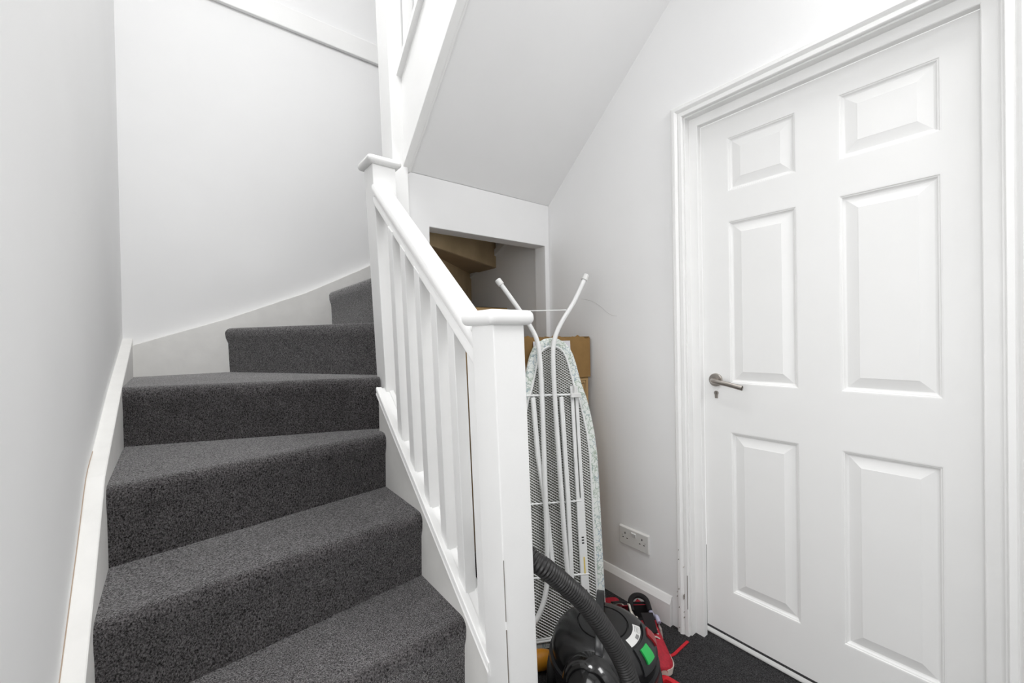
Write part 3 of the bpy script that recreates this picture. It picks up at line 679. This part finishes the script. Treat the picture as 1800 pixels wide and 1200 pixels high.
# ------------------------------------------------------------------ pair of trainers
def trainer(label, heel, toe, tab=.013):
    heel = Vector(heel); toe = Vector(toe); ax = (toe - heel); ln = ax.length; ax.normalize(); sx = Vector((-ax.y, ax.x, 0))
    t = thing('trainer', label, 'shoe', (heel + toe) / 2, 'pair of red trainers by the skirting')
    P = lambda s, w_, h: heel + ax * (s * ln) + sx * w_ + Vector((0, 0, h))
    hw = lambda s: .001 + (.043 if s < .12 else .043 + .006 * min(1, max(0, (s - .35) / .3))) * math.sqrt(max(0, min(1, s / .07) * (2 - min(1, s / .07)))) * (math.sqrt(max(0, 1 - max(0, (s - .78) / .225) ** 2.2)))
    top = lambda s: (.098 - .025 * math.sin(min(1, s / .4) * math.pi) * 1.0 if s < .4 else .098 - (s - .4) * .075 / .6 - .0) if s < .86 else .063 - (s - .86) * .20
    N = 30
    # sole
    bm = new_bm(); lo, hi = [], []
    pts = [(i / N, 1) for i in range(N + 1)] + [(i / N, -1) for i in range(N - 1, 0, -1)]
    prism(bm, [P(s, q * (hw(s) * .96), .0 + .012 * max(0, (s - .8) / .2) ** 2) for s, q in pts], [P(s, q * (hw(s) + .003), .024 + .010 * max(0, (s - .75) / .25) ** 2) for s, q in pts]); obj('sole', bm, 'sole', t)
    # upper shell
    bm = new_bm(); rows = []
    for i in range(N + 1):
        s = i / N; h = hw(s); tp = top(s); op = .04 < s < .46
        z0 = .022
        r = []
        for a in (0, .25, .5, .75, .92, 1):
            wq = h * (1 - .10 * a ** 2) if op else h * math.cos(a * math.pi / 2 * .98) ** .6
            zq = z0 + (tp - z0) * (a if op else math.sin(a * math.pi / 2))
            r.append((wq, zq))
        rows.append((op, [[bm.verts.new(P(s, q * wq, zq)) for wq, zq in r] for q in (1, -1)]))
    for (oa, A), (ob, B) in zip(rows, rows[1:]):
        for q in (0, 1):
            for j in range(5): bm.faces.new((A[q][j], A[q][j + 1], B[q][j + 1], B[q][j]))
        if not (oa and ob): bm.faces.new((A[0][5], A[1][5], B[1][5], B[0][5]))
    up = obj('upper', bm, 'red', t, smooth=True, angle=70)
    md = up.modifiers.new('thickness', 'SOLIDIFY'); md.thickness = .003; md.offset = -1
    # lining inside the ankle opening: sides, back and insole
    bm = new_bm(); rows = []
    for i in range(2, 15):
        s = i / N; h = hw(s) * .9 - .004; tp = top(s) + .004 + tab * max(0, 1 - s / .16)
        rows.append([bm.verts.new(P(s, wq, zq)) for wq, zq in ((h, tp), (h * .98, .07), (h * .9, .034), (0, .03), (-h * .9, .034), (-h * .98, .07), (-h, tp))])
    for A, B in zip(rows, rows[1:]):
        for j in range(6): bm.faces.new((A[j], A[j + 1], B[j + 1], B[j]))
    bm.faces.new(rows[0]); obj('lining', bm, 'black_fabric', t, smooth=True)
    # padded collar: lilac lining band on one side, pale piping on the other, black heel
    for q, m, r in ((1, 'lilac', .0085), (-1, 'sole', .0045)):
        ring = [P(i / N, q * (hw(i / N) * .88), top(i / N) + .001) for i in range(3, 15)]
        bm = new_bm(); tube(bm, smooth_path(ring, 3), r, 10); obj('collar', bm, m, t, smooth=True)
    ring = [P(s, q * hw(max(s, .035)) * .82, top(s) + .004 + tab * max(0, 1 - s / .16)) for s, q in ((.17, 1), (.11, 1), (.06, .95), (.03, .8), (.012, .4), (.008, 0), (.012, -.4), (.03, -.8), (.06, -.95), (.11, -1), (.17, -1))]
    bm = new_bm(); tube(bm, smooth_path(ring, 4), .0105, 10); obj('heel_collar', bm, 'black_fabric', t, smooth=True)
    bm = new_bm(); prism(bm, [P(.40, .024, .118), P(.40, -.024, .118), P(.62, -.02, .085), P(.62, .02, .085)], [P(.385, .024, .114), P(.385, -.024, .114), P(.61, -.02, .079), P(.61, .02, .079)]); obj('tongue', bm, 'black_fabric', t, bevel=.002, seg=2)
    for q in (1, -1):
        bm = new_bm(); prism(bm, [P(s, q * (hw(s) + .0015), z) for s, z in ((.40, .03), (.54, .03), (.50, .072), (.42, .076))], [P(s, q * (hw(s) * .9 - .002), z) for s, z in ((.40, .03), (.54, .03), (.50, .072), (.42, .076))]); obj('side_patch', bm, 'grey_patch', t)
    for i in range(4):
        s = .47 + i * .055; bm = new_bm(); tube(bm, smooth_path([P(s, .026, top(s) - .006), P(s + .01, .01, top(s) + .006), P(s + .02, -.01, top(s) + .006), P(s + .03, -.026, top(s) - .008)], 4), .0026, 8); obj('lace', bm, 'sole', t, smooth=True)
    return t
trainer('red trainer with black pull tab, nearer the door, beside the vacuum cleaner', (1.455, 1.04, FZ), (1.276, .805, FZ))
trainer('red trainer behind the vacuum cleaner, farther from the door', (1.306, .968, FZ), (1.435, 1.183, FZ), tab=.004)

# ------------------------------------------------------------------ small things on the carpet
def ribbon(name, label, cat, pts, a, m, z=.003, thick=.0016):
    bm = new_bm(); bar(bm, smooth_path([(x, y, FZ + zz) for x, y, zz in pts], 8), a, thick); o = obj(name, bm, m); return tag(o, label, cat)
ribbon('strap', 'thin red fabric strap trailing over the carpet to the door frame', 'strap', [(1.412, .925, .02), (1.395, .90, .006), (1.381, .882, .004), (1.376, .859, .004), (1.399, .845, .004), (1.45, .845, .004), (1.504, .845, .005)], .005, 'red_strap')
bg_ = thing('drawstring_bag', 'flattened red and orange fabric bag on the carpet in front of vacuum cleaner', 'bag', (1.23, .73, FZ))
def cushion(bm, outl, h, rows=4):
    c = Vector((sum(p[0] for p in outl) / len(outl), sum(p[1] for p in outl) / len(outl))); R = []
    for k in range(rows + 1):
        t = k / rows; R.append([bm.verts.new((c.x + (x - c.x) * math.cos(t * 1.45), c.y + (y - c.y) * math.cos(t * 1.45), FZ + .003 + h * math.sin(t * 1.45) * (1 + .25 * math.sin(i * 2.1 + k)))) for i, (x, y) in enumerate(outl)])
    n = len(outl)
    for A, B in zip(R, R[1:]):
        for i in range(n): bm.faces.new((A[i], A[(i + 1) % n], B[(i + 1) % n], B[i]))
    bm.faces.new(R[-1]); bm.faces.new(R[0][::-1]); return bm
bm = new_bm(); cushion(bm, [(1.225, .785), (1.25, .79), (1.262, .765), (1.262, .71), (1.25, .67), (1.22, .67), (1.205, .71), (1.208, .76)], .022); obj('pouch', bm, 'orange', bg_, smooth=True)
bm = new_bm(); bar(bm, smooth_path([(1.235, .803, FZ + .01), (1.268, .800, FZ + .012), (1.279, .765, FZ + .01), (1.278, .70, FZ + .01), (1.262, .655, FZ + .01)], 6), .009, .006); obj('red_edging', bm, 'red_strap', bg_, smooth=True)
am = thing('plastic_bottle', 'amber plastic bottle lying below the ironing board beside the newel post', 'bottle', (.95, 1.13, FZ))
bm = new_bm(); lathe(bm, [(0, 0), (.026, 0), (.032, .006), (.033, .02), (.033, .11), (.028, .135), (.014, .15), (.013, .165), (0, .165)], (0, 0, 0), 28)
for v in bm.verts: v.co = Vector((.885, 1.165, FZ + .034)) + Vector((.86, -.5, 0)) * v.co.z * 1.0 + Vector((.5, .86, 0)) * v.co.x + Vector((0, 0, 1)) * v.co.y
obj('bottle_body', bm, 'amber', am, smooth=True)
bm = new_bm(); lathe(bm, [(0, .156), (.017, .156), (.017, .182), (0, .184)], (0, 0, 0), 20)
for v in bm.verts: v.co = Vector((.885, 1.165, FZ + .034)) + Vector((.86, -.5, 0)) * v.co.z + Vector((.5, .86, 0)) * v.co.x + Vector((0, 0, 1)) * v.co.y
obj('bottle_cap', bm, 'black_satin', am, smooth=True)
